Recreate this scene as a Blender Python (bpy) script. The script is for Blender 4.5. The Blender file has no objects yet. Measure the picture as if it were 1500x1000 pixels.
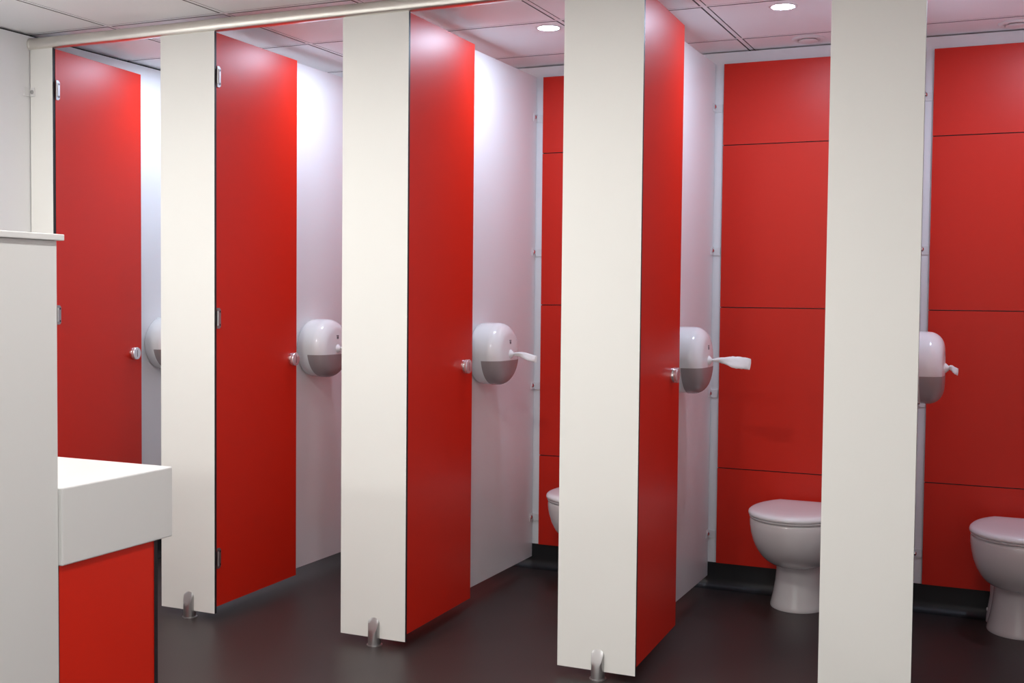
import bpy, bmesh, math, random
from mathutils import Vector, Matrix

SC = bpy.context.scene
COL = SC.collection
PI = math.pi

# ------------------------------------------------------------------ materials
def new_mat(name):
    m = bpy.data.materials.new(name)
    m.use_nodes = True
    nt = m.node_tree
    return m, nt, nt.nodes['Principled BSDF']

def mat(name, col, rough=0.5, metal=0.0, spec=0.5, bump=0.0, bscale=200.0, var=0.0, coat=0.0, emis=None, estr=0.0, trans=0.0):
    m, nt, b = new_mat(name)
    b.inputs['Base Color'].default_value = (*col, 1)
    b.inputs['Roughness'].default_value = rough
    b.inputs['Metallic'].default_value = metal
    b.inputs['Specular IOR Level'].default_value = spec
    if coat:
        b.inputs['Coat Weight'].default_value = coat
        b.inputs['Coat Roughness'].default_value = 0.05
    if trans:
        b.inputs['Transmission Weight'].default_value = trans
    if emis:
        b.inputs['Emission Color'].default_value = (*emis, 1)
        b.inputs['Emission Strength'].default_value = estr
    tc = nt.nodes.new('ShaderNodeTexCoord')
    if bump or var:
        nz = nt.nodes.new('ShaderNodeTexNoise')
        nz.inputs['Scale'].default_value = bscale
        nz.inputs['Detail'].default_value = 4
        nt.links.new(tc.outputs['Object'], nz.inputs['Vector'])
        if bump:
            bp = nt.nodes.new('ShaderNodeBump')
            bp.inputs['Strength'].default_value = bump
            bp.inputs['Distance'].default_value = 0.001
            nt.links.new(nz.outputs['Fac'], bp.inputs['Height'])
            nt.links.new(bp.outputs['Normal'], b.inputs['Normal'])
        if var:
            mx = nt.nodes.new('ShaderNodeMixRGB')
            mx.inputs[1].default_value = (*[c * (1 - var) for c in col], 1)
            mx.inputs[2].default_value = (*[min(1, c * (1 + var)) for c in col], 1)
            nt.links.new(nz.outputs['Fac'], mx.inputs[0])
            nt.links.new(mx.outputs[0], b.inputs['Base Color'])
    return m

M = {}
M['red'] = mat('red_laminate', (0.67, 0.017, 0.004), 0.39, spec=0.40, bump=0.02, bscale=900)
M['cream'] = mat('cream_laminate', (0.88, 0.865, 0.825), 0.5, spec=0.35, bump=0.02, bscale=700)
M['white_lam'] = mat('white_laminate', (0.86, 0.85, 0.85), 0.33, spec=0.4, bump=0.02, bscale=700)
M['core'] = mat('black_laminate_core', (0.010, 0.010, 0.013), 0.45)
M['wall'] = mat('white_wall_paint', (0.90, 0.89, 0.89), 0.6, spec=0.3, bump=0.08, bscale=300)
M['tile'] = mat('ceiling_tile', (0.92, 0.91, 0.91), 0.62, spec=0.3, bump=0.05, bscale=400)
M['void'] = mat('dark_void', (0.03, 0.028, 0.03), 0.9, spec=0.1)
M['edge'] = mat('tile_edge_shade', (0.25, 0.235, 0.235), 0.8, spec=0.1)  # shade of the grid gaps, painted onto tile and tee sides
M['satin'] = mat('satin_chrome', (0.80, 0.80, 0.82), 0.22, metal=0.65)
M['skirt'] = mat('black_vinyl', (0.012, 0.012, 0.013), 0.46, spec=0.4)
M['alu'] = mat('satin_aluminium', (0.80, 0.77, 0.71), 0.30, metal=1.0, bump=0.02, bscale=500)
M['steel'] = mat('brushed_steel', (0.47, 0.46, 0.46), 0.42, metal=1.0, bump=0.02, bscale=600)
M['chrome'] = mat('polished_chrome', (0.82, 0.82, 0.84), 0.12, metal=1.0)
M['slot'] = mat('dark_slot', (0.03, 0.02, 0.03), 0.4)
M['ceramic'] = mat('white_ceramic', (0.80, 0.79, 0.79), 0.10, spec=0.6, coat=0.3)
M['seat'] = mat('white_seat_plastic', (0.90, 0.89, 0.90), 0.20, spec=0.5)
M['disp'] = mat('white_dispenser_plastic', (0.90, 0.89, 0.89), 0.16, spec=0.5)
M['smoke'] = mat('smoked_grey_plastic', (0.36, 0.31, 0.31), 0.25, spec=0.5)
M['paper'] = mat('tissue_paper', (0.86, 0.86, 0.86), 0.9, spec=0.1, bump=0.3, bscale=250)
M['grey'] = mat('grey_print', (0.16, 0.15, 0.17), 0.5)
M['solid'] = mat('white_solid_surface', (0.72, 0.715, 0.70), 0.35, spec=0.45)
M['plast'] = mat('white_plastic', (0.82, 0.81, 0.80), 0.35)
M['cool'] = mat('cool_led_diffuser', (1, 1, 1), 0.5, emis=(0.66, 0.79, 1.0), estr=435.0)
M['warm'] = mat('neutral_led_diffuser', (1, 1, 1), 0.5, emis=(0.985, 0.985, 0.955), estr=226.0)

def floor_mat():
    m, nt, b = new_mat('brown_safety_vinyl')
    tc = nt.nodes.new('ShaderNodeTexCoord')
    n1 = nt.nodes.new('ShaderNodeTexNoise'); n1.inputs['Scale'].default_value = 260; n1.inputs['Detail'].default_value = 6
    cr = nt.nodes.new('ShaderNodeValToRGB')
    cr.color_ramp.elements[0].position = 0.35; cr.color_ramp.elements[0].color = (0.027, 0.020, 0.019, 1)
    cr.color_ramp.elements[1].position = 0.68; cr.color_ramp.elements[1].color = (0.050, 0.037, 0.035, 1)
    vo = nt.nodes.new('ShaderNodeTexVoronoi'); vo.inputs['Scale'].default_value = 55
    lt = nt.nodes.new('ShaderNodeMath'); lt.operation = 'LESS_THAN'; lt.inputs[1].default_value = 0.035
    mx = nt.nodes.new('ShaderNodeMixRGB'); mx.inputs[2].default_value = (0.13, 0.11, 0.11, 1)
    nt.links.new(tc.outputs['Object'], n1.inputs['Vector']); nt.links.new(tc.outputs['Object'], vo.inputs['Vector'])
    nt.links.new(n1.outputs['Fac'], cr.inputs['Fac'])
    nt.links.new(vo.outputs['Distance'], lt.inputs[0]); nt.links.new(lt.outputs[0], mx.inputs[0])
    nt.links.new(cr.outputs[0], mx.inputs[1]); nt.links.new(mx.outputs[0], b.inputs['Base Color'])
    b.inputs['Roughness'].default_value = 0.42
    b.inputs['Specular IOR Level'].default_value = 0.45
    bp = nt.nodes.new('ShaderNodeBump'); bp.inputs['Strength'].default_value = 0.25; bp.inputs['Distance'].default_value = 0.001
    nt.links.new(n1.outputs['Fac'], bp.inputs['Height']); nt.links.new(bp.outputs['Normal'], b.inputs['Normal'])
    return m
M['floor'] = floor_mat()

# ------------------------------------------------------------------ mesh helpers
def link(name, me, mats, parent=None, smooth=False):
    o = bpy.data.objects.new(name, me)
    COL.objects.link(o)
    for m in (mats if isinstance(mats, (list, tuple)) else [mats]):
        me.materials.append(M[m])
    if smooth:
        for p in me.polygons: p.use_smooth = True
    if parent: o.parent = parent
    return o

def obj(name, bm, mats, parent=None, smooth=False, sharp=None):
    me = bpy.data.meshes.new(name)
    bmesh.ops.recalc_face_normals(bm, faces=bm.faces[:])
    bm.to_mesh(me); bm.free()
    o = link(name, me, mats, parent, smooth)
    if smooth:
        me.set_sharp_from_angle(angle=math.radians(sharp or 40))
    return o

def tag(o, label, cat, group=None):
    o['label'] = label; o['category'] = cat
    if group: o['group'] = group
    return o

def thing(name, label, cat, loc=(0, 0, 0), rotz=0.0, group=None):
    o = bpy.data.objects.new(name, None)
    o.empty_display_size = 0.1
    COL.objects.link(o)
    o.location = loc; o.rotation_euler = (0, 0, rotz)
    return tag(o, label, cat, group)

def struct(name, bm, mats, smooth=False):
    o = obj(name, bm, mats, None, smooth); o['kind'] = 'structure'
    return o

def box(bm, x0, x1, y0, y1, z0, z1, mi=0, bevel=0.0):
    r = bmesh.ops.create_cube(bm, size=1.0)
    vs = r['verts']
    for v in vs:
        v.co = Vector((x0 + (v.co.x + .5) * (x1 - x0), y0 + (v.co.y + .5) * (y1 - y0), z0 + (v.co.z + .5) * (z1 - z0)))
    fs = set(f for v in vs for f in v.link_faces)
    for f in fs: f.material_index = mi
    if bevel:
        es = set(e for v in vs for e in v.link_edges)
        bmesh.ops.bevel(bm, geom=list(es), offset=bevel, segments=2, profile=0.5, affect='EDGES')
    return vs

def sheet(bm, x0, x1, y0, y1, z0, z1, axis, face=0, edge=1):
    """A laminate board: two large faces of one colour, all four edges show the black core."""
    vs = box(bm, x0, x1, y0, y1, z0, z1, edge)
    for f in set(f for v in vs for f in v.link_faces):
        f.normal_update()
        f.material_index = face if abs(f.normal[axis]) > .9 else edge

def loft(bm, rings, cap0=True, cap1=True, mi=0):
    vr = [[bm.verts.new(p) for p in ring] for ring in rings]
    n = len(vr[0])
    for a, b in zip(vr[:-1], vr[1:]):
        for i in range(n):
            f = bm.faces.new((a[i], a[(i + 1) % n], b[(i + 1) % n], b[i])); f.material_index = mi
    if cap0: bm.faces.new(list(reversed(vr[0]))).material_index = mi
    if cap1: bm.faces.new(vr[-1]).material_index = mi
    return vr

def lathe(bm, prof, axis='z', org=(0, 0, 0), n=40, mi=0, cap0=True, cap1=True):
    rings = []
    for r, h in prof:
        ring = []
        for i in range(n):
            a = 2 * PI * i / n
            c, s = r * math.cos(a), r * math.sin(a)
            p = {'z': (c, s, h), 'x': (h, c, s), 'y': (c, h, s)}[axis]
            ring.append(Vector(org) + Vector(p))
        rings.append(ring)
    loft(bm, rings, cap0, cap1, mi)

def dup(root, label, loc, rotz=None, group=None):
    r = root.copy(); COL.objects.link(r)
    r.location = loc
    if rotz is not None: r.rotation_euler = (0, 0, rotz)
    r['label'] = label
    if group: r['group'] = group
    for ch in list(root.children):
        c = ch.copy(); COL.objects.link(c); c.parent = r
        for g in list(ch.children):
            d = g.copy(); COL.objects.link(d); d.parent = c
    return r

# ------------------------------------------------------------------ measured layout (metres)
XL, XR = -0.774, 3.66            # side walls
YB, YF = 1.450, -4.70            # back wall behind the toilets, wall behind the camera
ZC = 2.453                       # ceiling
ZT = 2.396                       # top of partitions and red panels
TH = 0.013
PIL = [(-0.770, -0.6423), (-0.0533, 0.2200), (0.8234, 1.1080), (1.7261, 2.0152), (2.6325, 2.9174), (3.540, 3.656)]  # last board is out of view, added to shade the rightmost stall
XP = [None, 0.1251, 1.0128, 1.8959, 2.7990]     # right faces of the partitions
RAILZ = 2.408
ORD = ['leftmost', 'second', 'third', 'fourth', 'rightmost']

# ------------------------------------------------------------------ room shell
bm = bmesh.new(); box(bm, XL - .1, XR + .1, YF - .1, YB + .1, -0.1, 0.0); struct('floor', bm, 'floor')

bm = bmesh.new()
GX, GY, ST = -0.3446, 1.214, 0.6
tee, gap = 0.024, 0.0062
xs = [XL - .05] + [GX + k * ST for k in range(0, 8) if GX + k * ST < XR] + [XR + .05]
ys = sorted([YB + .05, YF - .05] + [GY - k * ST for k in range(0, 10) if GY - k * ST > YF])
for i in range(len(xs) - 1):
    for j in range(len(ys) - 1):
        a, b = xs[i] + tee / 2 + gap / 2, xs[i + 1] - tee / 2 - gap / 2
        c, d = ys[j] + tee / 2 + gap / 2, ys[j + 1] - tee / 2 - gap / 2
        if b - a > .01 and d - c > .01: box(bm, a, b, c, d, ZC, ZC + .014, 0)
for x in xs[1:-1]: box(bm, x - tee / 2 + gap / 2, x + tee / 2 - gap / 2, YF - .05, YB + .05, ZC + .001, ZC + .014, 0)
for y in ys[1:-1]:
    for i in range(len(xs) - 1):
        box(bm, xs[i] + tee / 2 - gap / 2, xs[i + 1] - tee / 2 + gap / 2, y - tee / 2 + gap / 2, y + tee / 2 - gap / 2, ZC + .001, ZC + .014, 0)
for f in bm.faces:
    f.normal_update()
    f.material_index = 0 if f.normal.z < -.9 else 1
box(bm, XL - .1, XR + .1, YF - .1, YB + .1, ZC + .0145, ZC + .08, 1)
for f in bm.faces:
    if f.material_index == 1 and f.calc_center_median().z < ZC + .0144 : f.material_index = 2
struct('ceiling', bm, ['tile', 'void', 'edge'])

SG = 0.010    # shadow gap under the ceiling
bm = bmesh.new(); box(bm, XL - .1, XL, YF - .1, YB + .1, 0, ZC - SG); struct('wall_left', bm, 'wall')
bm = bmesh.new(); box(bm, XR, XR + .1, YF - .1, YB + .1, 0, ZC - SG); struct('wall_right', bm, 'wall')
bm = bmesh.new(); box(bm, XL, XR, YB, YB + .1, 0, ZC - SG * .6); struct('wall_back', bm, 'wall')
bm = bmesh.new(); box(bm, XL, XR, YF - .1, YF, 0, ZC - SG); struct('wall_front', bm, 'wall')
bm = bmesh.new()
box(bm, XL - .1, XL - .02, YF, YB, ZC - SG, ZC); struct('trim_1', bm, 'void')
# coved vinyl skirting along the back wall
bm = bmesh.new()
prof = [(0, 0.1165), (-0.004, 0.1165)] + [(-0.004, 0.05)] + [(-0.004 - 0.04 * (1 - math.cos(t)), 0.002 + 0.045 * (1 - math.sin(t))) for t in [PI / 2 * k / 8 for k in range(1, 9)]] + [(0, 0.002)]
prof = [(0, .1165), (-.004, .1165), (-.004, .045)] + [(-.004 - .043 * (1 - math.cos(t)), .045 - .044 * math.sin(t)) for t in [PI / 2 * k / 8 for k in range(1, 9)]] + [(0, .001)]
loft(bm, [[Vector((x, YB + a, b)) for a, b in prof] for x in (XL, XR)])
struct('baseboard_back', bm, 'skirt', True)
bm = bmesh.new()
loft(bm, [[Vector((XL - a, y, b)) for a, b in prof] for y in (YF, YB - .05)])
struct('baseboard_left', bm, 'skirt', True)

# ------------------------------------------------------------------ red duct panels on the back wall
ROWN = ['bottom', 'lower middle', 'upper middle', 'top']
RZ = [(.1178, .556), (.560, 1.2915), (1.2955, 2.0258), (2.0298, 2.394)]
RX = [(-0.72, 0.06), (0.166, 0.955), (1.0495, 1.838), (1.9366, 2.735), (2.8345, 3.625)]
CUB = ['the leftmost toilet stall', 'the second stall from the left', 'the middle stall', 'the fourth stall from the left', 'the rightmost stall']
for k in range(1, 5):
    for r in range(4):
        bm = bmesh.new()
        sheet(bm, RX[k][0], RX[k][1], YB - TH, YB - .0005, RZ[r][0], RZ[r][1], 1)
        if r < 3: box(bm, RX[k][0] + .002, RX[k][1] - .002, YB - .006, YB - .0008, RZ[r][1] - .001, RZ[r][1] + .0036, 1)
        o = obj('duct_panel', bm, ['red', 'core'])
        tag(o, {0: 'red laminate wall panel behind the toilet, lowest panel in %s',
                1: 'tall red laminate wall panel just above toilet level in %s',
                2: 'tall red laminate wall panel second from top in %s',
                3: 'short red laminate wall panel topmost in %s'}[r] % CUB[k], 'wall panel', 'red panels on the back wall')

# ------------------------------------------------------------------ pilasters
def foot_mesh():
    """half-round steel foot: sliced obliquely at the front, flange on the floor"""
    bm = bmesh.new()
    R = .0235
    n = 24
    # the round post under and in front of the board, local y = 0 is the board's front face
    lower = [(R * math.cos(PI + PI * i / n), R * math.sin(PI + PI * i / n) - .001) for i in range(n + 1)]
    def ztop(x, y):
        e = max(0.0, 1 - (x / R) ** 2)
        zslice = .112 + (y) * 2.9
        return min(zslice, .086 + .020 * math.sqrt(e))
    bot = [bm.verts.new((x, y, 0.0)) for x, y in lower]
    mid = []
    for x, y in lower:
        mid.append(bm.verts.new((x, y, max(.03, ztop(x, y)))))
    for i in range(n):
        bm.faces.new((bot[i], bot[i + 1], mid[i + 1], mid[i]))
    # sliced facet: rows from the rim back to the board
    rows = [mid]
    for t in (.33, .66, 1.0):
        row = []
        for (x, y) in lower:
            yy = y * (1 - t) - .001 * t
            row.append(bm.verts.new((x, yy, ztop(x, yy))))
        rows.append(row)
    for a, b in zip(rows[:-1], rows[1:]):
        for i in range(n):
            bm.faces.new((a[i], a[i + 1], b[i + 1], b[i]))
    back = rows[-1]
    bm.faces.new(bot[::-1])
    bm.faces.new([bot[0]] + [bot[-1]] + [v for v in back[::-1]])
    bmesh.ops.remove_doubles(bm, verts=bm.verts[:], dist=.0004)
    # back half below the board, and floor flange
    lathe(bm, [(R * .97, 0.0), (R * .97, .0275)], 'z', (0, .006, 0), 24)
    lathe(bm, [(R + .007, 0.0), (R + .007, .003), (R, .0045)], 'z', (0, 0.003, 0), 28)
    return bm

PILLAB = ['narrow cream pilaster board against the left wall, partly behind the low white wall',
          'cream pilaster board left of the second red door, with a steel foot',
          'cream pilaster board between the second and third red doors, on a steel foot',
          'wide cream pilaster board between the third and fourth red doors, on a steel foot',
          'widest cream pilaster board, nearest the camera at the right',
          'narrow cream pilaster board against the right wall, added beyond the picture']
for k, (a, b) in enumerate(PIL):
    t = thing('pilaster', PILLAB[k], 'pilaster', ((a + b) / 2, 0, 0), 0, 'cream pilasters of the stall fronts')
    w = (b - a) / 2
    bm = bmesh.new()
    sheet(bm, -w, w, 0, TH, .0283, RAILZ - .024, 1)
    obj('board', bm, ['cream', 'core'], t)
    if 0 < k < 5:
        o = obj('foot', foot_mesh(), 'steel', t, True, 35)
        o.location = (0.008, 0, 0); o['label'] = 'brushed steel foot'
    elif k == 0:
        for z in (2.2, 1.55, .9, .25):
            bm = bmesh.new()
            box(bm, -w - .0035, -w + .027, -.005, -.0003, z - .019, z + .019, 0, .0015)
            box(bm, -w - .0039, -w + .003, -.036, -.0003, z - .019, z + .019, 0, .001)
            o = obj('bracket', bm, 'plast', t, False); o['label'] = 'white fixing bracket'
            bm = bmesh.new(); lathe(bm, [(.0095, -.0048), (.0085, -.0080), (.004, -.0095)], 'y', (-w + .014, 0, z), 16)
            obj('screw', bm, 'steel', o, True)

# ------------------------------------------------------------------ headrail
t = thing('headrail', 'long satin aluminium headrail running along the top of the stall fronts', 'rail', (XL, .008, RAILZ))
bm = bmesh.new()
ry, rz, n = .024, .025, 32
def sec(x, s=1.0):
    out = []
    for i in range(n):
        a = 2 * PI * i / n
        c, q = math.cos(a), math.sin(a)
        out.append(Vector((x, s * ry * math.copysign(abs(c) ** .8, c), s * rz * math.copysign(abs(q) ** .8, q))))
    return out
loft(bm, [sec(.012), sec(XR - XL - .002)])
obj('tube', bm, 'alu', t, True, 50)
bm = bmesh.new()
loft(bm, [sec(-.0), sec(.002, 1.06), sec(.010, 1.06), sec(.012, 1.0)])
obj('end_cap', bm, 'alu', t, True, 50)

# ------------------------------------------------------------------ doors
def hinge_mesh():
    bm = bmesh.new()
    h, w = .042, .023
    pts = [(0.0, -h), (w - .008, -h), (w, -h + .008), (w, h - .008), (w - .008, h), (0.0, h)]
    loft(bm, [[Vector((0, y, z)) for y, z in pts], [Vector((.0035, y, z)) for y, z in pts]])
    lathe(bm, [(.0058, -h + .012), (.0058, h - .012)], 'z', (.006, .001, 0), 16)
    return bm

def lock_base():
    bm = bmesh.new()
    lathe(bm, [(.0305, 0), (.0305, .009), (.0295, .0115), (.0270, .0120)], 'x', (0, 0, 0), 36)
    return bm

def lock_turn():
    bm = bmesh.new()
    lathe(bm, [(.0280, .0115), (.0295, .0130), (.0295, .0225), (.0280, .0248), (.0240, .0256)], 'x', (0, 0, 0), 32)
    return bm

DOORS = [  # hinge x, free edge (x, y) measured on the red face
    (-0.6410, -0.706, .615), (0.2185, .1985, .606), (1.1060, 1.090, .594), (2.0125, 1.990, .585), (3.556, 3.580, .610)]  # final door is unseen, added to keep light out of the last stall
LOCKY = [.552, .566, .512, .468, .530]
DLAB = ['leftmost red stall door, open inwards behind the low white wall',
        'second red stall door from the left, open inwards, hinges showing',
        'third red stall door from the left, open beside the middle tissue dispenser',
        'fourth red stall door from the left, standing open, seen nearly edge-on',
        'red stall door by the right wall, added beyond the picture']
for k, (hx, fx, fy) in enumerate(DOORS):
    hy = .0146 if k < 4 else .0164
    ang = math.atan2(-(fx - hx), fy - hy)          # rotation of the local +y axis
    L = math.hypot(fx - hx, fy - hy)
    t = thing('stall_door', DLAB[k], 'door', (hx, hy, 0), ang, 'red stall doors')
    bm = bmesh.new()
    sheet(bm, -TH, 0, 0, L, .0539, RAILZ - .027, 0)
    obj('panel', bm, ['red', 'core'], t)
    if k < 2 or k == 4:
        for z in (2.206, 1.234, .252):
            o = obj('hinge', hinge_mesh(), 'steel', t, True, 30); o.location = (.0004, .0015, z)
            o['label'] = 'steel hinge leaf'
            for dz in (-.027, .027):
                bm = bmesh.new(); lathe(bm, [(.0048, .0036), (.0048, .0045), (.003, .0047)], 'x', (0, .016, dz), 14)
                s = obj('screw', bm, 'slot', o, True)
    o = obj('lock', lock_base(), 'chrome', t, True, 30); o.location = (.0003, LOCKY[k] - hy, 1.043)
    o['label'] = 'round chrome lock'
    obj('turn_disc', lock_turn(), 'satin', o, True, 30)
    bm = bmesh.new(); box(bm, .0250, .0262, -.0016, .0016, -.017, .017)
    obj('slot', bm, 'slot', o)

# ------------------------------------------------------------------ partitions
PLAB = {1: 'white partition panel behind the second red door, its dispenser cut by a pilaster',
        2: 'white partition panel behind the third red door, carrying the fully visible dispenser',
        3: 'white partition panel behind the rightmost red door, narrow sliver in view',
        4: 'white partition panel hidden behind the nearest cream pilaster'}
for k in range(1, 5):
    x = XP[k]
    t = thing('partition', PLAB[k], 'partition', (x, 0, 0), 0, 'white partitions between the stalls')
    bm = bmesh.new()
    sheet(bm, -TH, 0, TH + .0006, YB - .006, .0539, ZT, 0)
    obj('panel', bm, ['white_lam', 'core'], t)
    for z in (2.199, 1.549, .898, .250):
        bm = bmesh.new()
        box(bm, .0003, .004, YB - .048, YB - .0005, z - .018, z + .018, 0, .0012)
        box(bm, .0003, .034, YB - .004, YB - .0005, z - .020, z + .016, 0, .0012)
        o = obj('bracket', bm, 'plast', t); o['label'] = 'white fixing bracket'
        bm = bmesh.new(); lathe(bm, [(.0115, .0040), (.0110, .0090), (.006, .0125)], 'x', (0, YB - .032, z + .002), 18)
        obj('screw', bm, 'chrome', o, True)

# ------------------------------------------------------------------ tissue dispensers
R0 = .1356
DPROF = [(.1265, 0.0), (.1320, .005), (.1350, .018), (R0, .040), (R0, .062), (R0, .084)] + \
        [(R0 - .058 + .058 * math.cos(t), .084 + .056 * math.sin(t)) for t in [PI / 2 * k / 9 for k in range(1, 10)]] + \
        [(.050, .1418), (.030, .1430), (.006, .1436)]
WZ = -.027     # height of the window's upper edge below the centre
def disp_surface(prof, zlo, zhi, grow=0.0, n=96):
    bm = bmesh.new()
    lathe(bm, [(r + grow, h + (grow if h > .11 else 0)) for r, h in prof], 'x', (0, 0, 0), n)
    return bm
def cover_mesh():
    bm = disp_surface(DPROF, None, None)
    return bm
def window_mesh():
    # lower front shell, 1.2 mm proud of the cover, cut flat along its upper edge
    prof = [(r, h) for r, h in DPROF if h >= .06]
    bm = bmesh.new()
    lathe(bm, [(prof[0][0] - .004, prof[0][1])] + [(r + .0012, h + (.0012 if h > .11 else .0006)) for r, h in prof], 'x', (0, 0, 0), 128, 0, False, True)
    bmesh.ops.bisect_plane(bm, geom=bm.verts[:] + bm.edges[:] + bm.faces[:], plane_co=(0, 0, WZ), plane_no=(0, 0, 1), clear_outer=True)
    return bm
def nozzle_mesh():
    bm = bmesh.new()
    lathe(bm, [(.021, .139), (.019, .146), (.012, .153), (.009, .157)], 'x', (0, 0, 0), 28)
    return bm
def logo_mesh():
    bm = bmesh.new()
    for (y0, y1, z0, z1) in [(-.009, .009, .058, .062), (-.0075, -.0035, .044, .056), (-.002, .002, .044, .056), (.0035, .0075, .044, .056), (-.010, .010, .036, .0385)]:
        box(bm, .1380, .1424, y0, y1, z0, z1)
    return bm
def tail_mesh(kind):
    """crumpled strip of tissue pulled out of the nozzle (local +x is out of the dispenser)"""
    bm = bmesh.new()
    rnd = random.Random(5 + kind)
    if kind == 3:   L, w0, w1, dx, dz = .158, .012, .046, (1, .05), -.006
    elif kind == 4: L, w0, w1, dx, dz = .038, .010, .026, (1, .05), -.008
    else:           L, w0, w1, dx, dz = .110, .011, .030, (1, .05), -.014
    nseg, m = 16, 20
    rings = []
    for i in range(nseg + 1):
        t = i / nseg
        x = .150 + L * t
        w = w0 + (w1 - w0) * min(1, t * 1.7) * (1 - .12 * max(0, t - .8) * 5)
        if t < .12: w = w0 * (1 - t)
        hgt = (.007 + .012 * math.sin(PI * min(1, t * 1.1)) ) * (1.0 if kind != 4 else .9)
        cy, cz = dx[1] * L * t, dz * t + .006 * math.sin(t * 5)
        tw = .35 + 1.1 * t
        ring = []
        for j in range(m):
            a = 2 * PI * j / m
            rr = 1 + .22 * math.sin(3 * a + 9 * t) + rnd.uniform(-.07, .07)
            y, z = w * .5 * math.cos(a) * rr, hgt * .5 * math.sin(a) * rr
            y, z = y * math.cos(tw) - z * math.sin(tw), y * math.sin(tw) + z * math.cos(tw)
            xe = x + (.005 * math.cos(a + 1) * max(0, t - .75) * 4 * (1 if kind != 4 else .5))
            ring.append(Vector((xe, cy + y, cz + z)))
        rings.append(ring)
    loft(bm, rings)
    return bm

DISPLAB = ['white round tissue dispenser on the left wall, a sliver beside the leftmost door lock',
           'white round tissue dispenser beside the second red door, cut off by a pilaster',
           'white round tissue dispenser in the middle stall, fully visible with short tissue tail',
           'white round tissue dispenser by the rightmost red door, with the longest tissue tail',
           'white round tissue dispenser peeking out behind the nearest cream pilaster at right']
DX = [XL, XP[1], XP[2], XP[3], XP[4]]
DY = [.840, .842, .842, .846, .850]
first = None
for k in range(5):
    t = thing('tissue_dispenser', DISPLAB[k], 'dispenser', (DX[k] + .0005, DY[k], 1.0817), 0, 'round white tissue dispensers')
    if first is None:
        first = t
        obj('cover', cover_mesh(), 'disp', t, True, 60)
        o = obj('window', window_mesh(), 'smoke', t, True, 50); o['label'] = 'smoked grey lower window'
        obj('nozzle', nozzle_mesh(), 'disp', t, True, 40)
        o = obj('emblem', logo_mesh(), 'grey', t); o['label'] = 'small grey printed mark'
    else:
        for ch in list(first.children):
            if ch.name.startswith('paper_tail'): continue
            c = ch.copy(); COL.objects.link(c); c.parent = t
    o = obj('paper_tail', tail_mesh(k), 'paper', t, True, 60); o['label'] = 'white tissue tail'

# ------------------------------------------------------------------ toilets
def esec(z, w, f, back, n=40, bw=.60):
    """egg-shaped section: widest in the front third, narrowing to a straight rear edge"""
    m = back + (f - back) * .52
    pts = []
    for i in range(n + 1):
        a = PI * i / n
        pts.append(Vector((w * math.cos(a), -(m + (f - m) * math.sin(a)), z)))
    k = math.sqrt(1 - bw * bw)
    q = 14
    left = [(w * math.sqrt(max(0, 1 - (k * i / q) ** 2)), m - (m - back) * i / q) for i in range(1, q + 1)]
    pts += [Vector((-x, -d, z)) for x, d in left]
    pts += [Vector((x, -d, z)) for x, d in reversed(left)]
    return pts

def dsec(z, w, f, back=.004, n=48, pw=2.0, mid=None):
    """D-shaped section: d = distance from the wall. Rounded front, straight sides to the wall."""
    pts = []
    m = mid if mid is not None else max(back + .02, f - w * 1.22)
    for i in range(n + 1):
        a = PI * i / n
        c, s = math.cos(a), math.sin(a)
        x = w * math.copysign(abs(c) ** (2 / pw), c)
        d = m + (f - m) * abs(s) ** (2 / pw)
        pts.append(Vector((x, -d, z)))
    pts.append(Vector((-w * .96, -(back + .03), z)))
    pts.append(Vector((-w * .90, -back, z)))
    pts.append(Vector((w * .90, -back, z)))
    pts.append(Vector((w * .96, -(back + .03), z)))
    return pts

def pan_mesh():
    bm = bmesh.new()
    # front pedestal, crease, round bowl
    S = [(.000, .120, .274), (.006, .121, .276), (.020, .117, .271), (.060, .108, .262), (.110, .100, .254), (.150, .096, .252), (.188, .095, .255), (.196, .097, .262)]
    loft(bm, [dsec(*s) for s in S])
    B = [(.190, .088, .285, .03), (.196, .102, .308, .03), (.206, .118, .336, .03), (.222, .134, .368, .03), (.245, .149, .402, .03), (.275, .1625, .434, .03), (.310, .1735, .459, .03), (.345, .1805, .4745, .03), (.378, .1845, .4825, .03), (.397, .185, .4835, .03), (.406, .183, .481, .03), (.4095, .176, .474, .035)]
    loft(bm, [esec(z, w, f, b, bw=.72) for z, w, f, b in B])
    # rear body that meets the wall and widens at the floor
    Rr = [(.000, .126, .120), (.030, .124, .118), (.110, .112, .112), (.250, .112, .112), (.398, .150, .150)]
    loft(bm, [dsec(*s) for s in Rr])
    return bm

def lid_mesh():
    bm = bmesh.new()
    S = [(.4215, .172, .474, .055), (.4215, .183, .488, .050), (.424, .1875, .493, .046), (.431, .189, .4945, .045), (.438, .187, .492, .047), (.4435, .181, .485, .052), (.4470, .168, .468, .062), (.4495, .140, .430, .085), (.4505, .09, .36, .13)]
    loft(bm, [esec(z, w, f, b) for z, w, f, b in S])
    return bm

def seat_mesh():
    bm = bmesh.new()
    S = [(.4105, .170, .470, .06), (.4105, .179, .482, .058), (.4125, .183, .487, .055), (.4175, .184, .489, .055), (.4205, .181, .485, .058), (.4208, .170, .472, .06)]
    loft(bm, [esec(z, w, f, b) for z, w, f, b in S])
    return bm

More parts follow.
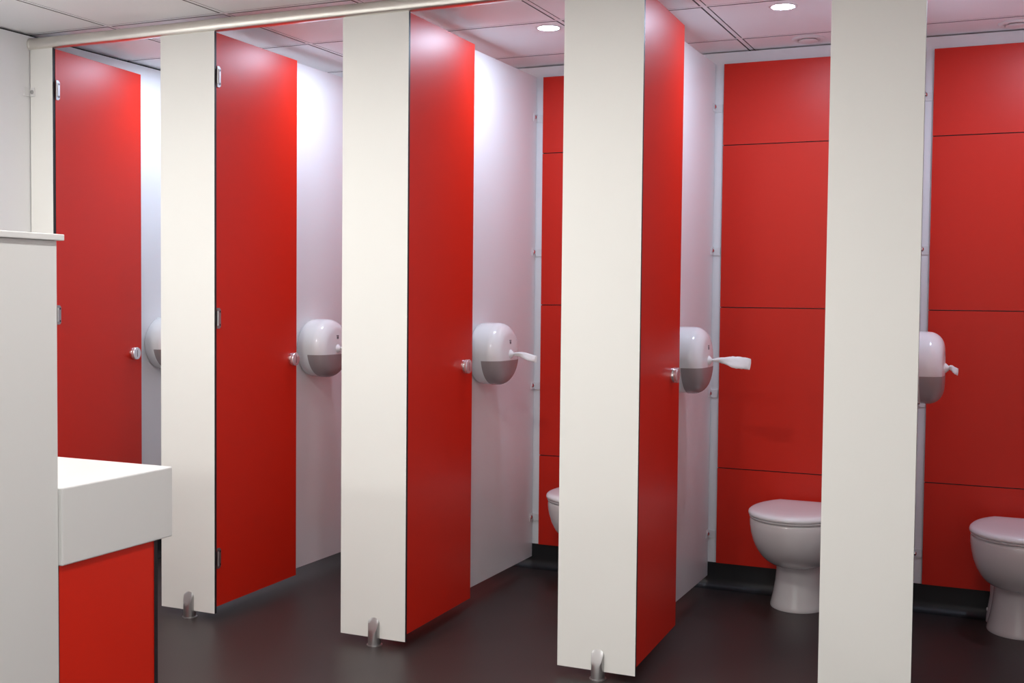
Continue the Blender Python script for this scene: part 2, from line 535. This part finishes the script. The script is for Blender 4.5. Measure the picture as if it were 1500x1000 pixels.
TX = {2: 1.412, 3: 2.338, 4: 3.218}
TLAB = {2: 'white toilet in the middle stall, mostly hidden by a cream pilaster',
        3: 'white toilet with closed lid in the fourth stall, largest part in view',
        4: 'white toilet with closed lid at the right picture edge, in the rightmost stall'}
first_t = None
for k in (3, 2, 4):
    loc = (TX[k], YB - TH - .001, 0)
    if first_t is None:
        t = first_t = thing('toilet', TLAB[k], 'toilet', loc, 0, 'white toilets')
        obj('pan', pan_mesh(), 'ceramic', t, True, 60)
        o = obj('seat', seat_mesh(), 'seat', t, True, 60)
        o = obj('lid', lid_mesh(), 'seat', t, True, 60)
        for s in (-1, 1):
            bm = bmesh.new(); lathe(bm, [(.011, .0), (.011, .018)], 'x', (s * .08 - .009, -.035, .425), 16)
            obj('hinge', bm, 'chrome', t, True)
            bm = bmesh.new(); lathe(bm, [(.008, 0.0), (.0078, .004), (.004, .0065)], 'x', (0, 0, 0), 16)
            c = obj('bolt_cap', bm, 'plast', t, True); c['label'] = 'white plastic bolt cap'
            c.location = (s * .1175, -.034, .050)
            if s < 0: c.rotation_euler = (0, 0, PI)
    else:
        dup(first_t, TLAB[k], loc)

# ------------------------------------------------------------------ ceiling lights and vents
def light_ring(r):
    bm = bmesh.new()
    prof = [(r + .012, 0), (r + .011, -.003), (r + .004, -.0045), (r, -.003), (r, 0)]
    n = 48
    rings = [[Vector((a * math.cos(2 * PI * i / n), a * math.sin(2 * PI * i / n), h)) for i in range(n)] for a, h in prof]
    loft(bm, rings, False, False)
    return bm
def disc(r, z):
    bm = bmesh.new()
    bmesh.ops.create_circle(bm, cap_ends=True, segments=48, radius=r, matrix=Matrix.Translation((0, 0, z)))
    return bm
def face_down(o):
    me = o.data
    for p in me.polygons:
        if p.normal.z > 0: p.flip()
    return o
LX = [-0.36, 0.51, 1.370, 2.338, 3.255]
LLAB = ['small round ceiling downlight above the leftmost stall', 'small round ceiling downlight above the second stall',
        'small bright round ceiling downlight above the middle stall', 'small bright round ceiling downlight above the fourth stall',
        'small round ceiling downlight above the rightmost stall']
for k, x in enumerate(LX):
    t = thing('downlight', LLAB[k], 'ceiling light', (x, .718, ZC - .0003), 0, 'downlights above the stalls')
    obj('trim_ring', light_ring(.043), 'plast', t, True, 50)
    o = obj('diffuser', disc(.043, -.002), 'cool', t); o['label'] = 'glowing cool white diffuser'
ML = [(-.25, -1.45), (.85, -1.45), (1.95, -1.45), (-.25, -3.4), (.85, -3.4), (1.95, -3.4), (3.05, -3.4)]  # rear row is added: unseen lamps that fill the stall fronts
for k, (x, y) in enumerate(ML):
    t = thing('ceiling_lamp', ['wide round ceiling lamp over the wash area, near the left wall', 'wide round ceiling lamp over the wash counter', 'wide round ceiling lamp in front of the fourth stall',
              'added unseen fill lamp behind the low wall, at left', 'added unseen fill lamp near the camera, middle', 'added unseen fill lamp left of the camera', 'added unseen fill lamp above the camera'][k], 'ceiling light', (x, y, ZC - .0003), 0, 'lamps over the wash area')
    obj('trim_ring', light_ring(.085), 'plast', t, True, 50)
    obj('diffuser', disc(.085, -.002), 'warm', t)
for k, (x, y) in enumerate([(2.331, 1.318), (3.150, 1.338)]):
    t = thing('air_vent', ['round white air vent in the ceiling behind the downlight, fourth stall', 'round white air vent in the ceiling at the upper right picture corner'][k], 'vent', (x, y, ZC - .0003), 0, 'round ceiling vents')
    bm = bmesh.new()
    prof = [(.070, 0), (.069, -.004), (.060, -.009), (.050, -.007), (.046, 0)]
    n = 48
    loft(bm, [[Vector((a * math.cos(2 * PI * i / n), a * math.sin(2 * PI * i / n), h)) for i in range(n)] for a, h in prof], False, False)
    obj('outer_ring', bm, 'plast', t, True, 50)
    bm = bmesh.new(); lathe(bm, [(.030, -.001), (.041, -.010), (.038, -.014), (.015, -.016)], 'z', (0, 0, 0), 40)
    obj('centre_disc', bm, 'plast', t, True, 50)

# ------------------------------------------------------------------ low wall and wash counter in the left foreground
HX, HY = 1.030, -1.629
t = thing('low_wall', 'low off-white duct wall with capping in the left foreground', 'low wall', (HX, HY, 0))
bm = bmesh.new(); box(bm, XL + .002 - HX, 0, -.62, 0, 0, 1.463, 0, .0015); obj('body', bm, 'solid', t)
bm = bmesh.new(); box(bm, XL + .002 - HX, .014, -.634, .012, 1.4635, 1.479, 0, .002); obj('capping', bm, 'solid', t)

t = thing('wash_counter', 'thick white wash counter with red end panel, left foreground', 'counter', (1.042, -1.22, 0))
x0 = XL + .002 - 1.042
bm = bmesh.new(); box(bm, x0, 0, HY + .0006 + 1.22, 0, .653, .850, 0, .004); obj('worktop', bm, 'solid', t)
bm = bmesh.new(); sheet(bm, -.024, -.011, HY + .0006 + 1.22, -.068, .004, .6525, 0); o = obj('end_panel', bm, ['red', 'core'], t); o['label'] = 'red end panel'
bm = bmesh.new(); sheet(bm, x0, -.009, -.067, -.052, .004, .6525, 1); o = obj('front_panel', bm, ['red', 'core'], t); o['label'] = 'red front panel with black edge'

# ------------------------------------------------------------------ world, camera, colour management
w = bpy.data.worlds.new('world'); SC.world = w; w.use_nodes = True
w.node_tree.nodes['Background'].inputs[0].default_value = (.02, .02, .02, 1)
w.node_tree.nodes['Background'].inputs[1].default_value = 0.0

f_px, yaw, pitch, roll = 1701.1, .4194, .0401, .0099
cam = bpy.data.cameras.new('camera'); co = bpy.data.objects.new('camera', cam); COL.objects.link(co)
cam.sensor_fit = 'HORIZONTAL'; cam.sensor_width = 36.0; cam.lens = f_px * 36.0 / 1500.0
cam.clip_start = .02; cam.clip_end = 50
fw = Vector((-math.sin(yaw) * math.cos(pitch), math.cos(yaw) * math.cos(pitch), -math.sin(pitch)))
r0 = Vector((math.cos(yaw), math.sin(yaw), 0)); u0 = r0.cross(fw)
rt = math.cos(roll) * r0 + math.sin(roll) * u0
up = -math.sin(roll) * r0 + math.cos(roll) * u0
mw = Matrix((rt, up, -fw)).transposed().to_4x4()
mw.translation = Vector((3.23027, -3.79630, 1.34071))
co.matrix_world = mw
SC.camera = co

vs = SC.view_settings
vs.view_transform = 'Standard'; vs.look = 'None'; vs.gamma = 1.0; vs.use_curve_mapping = False
vs.exposure = 0.0
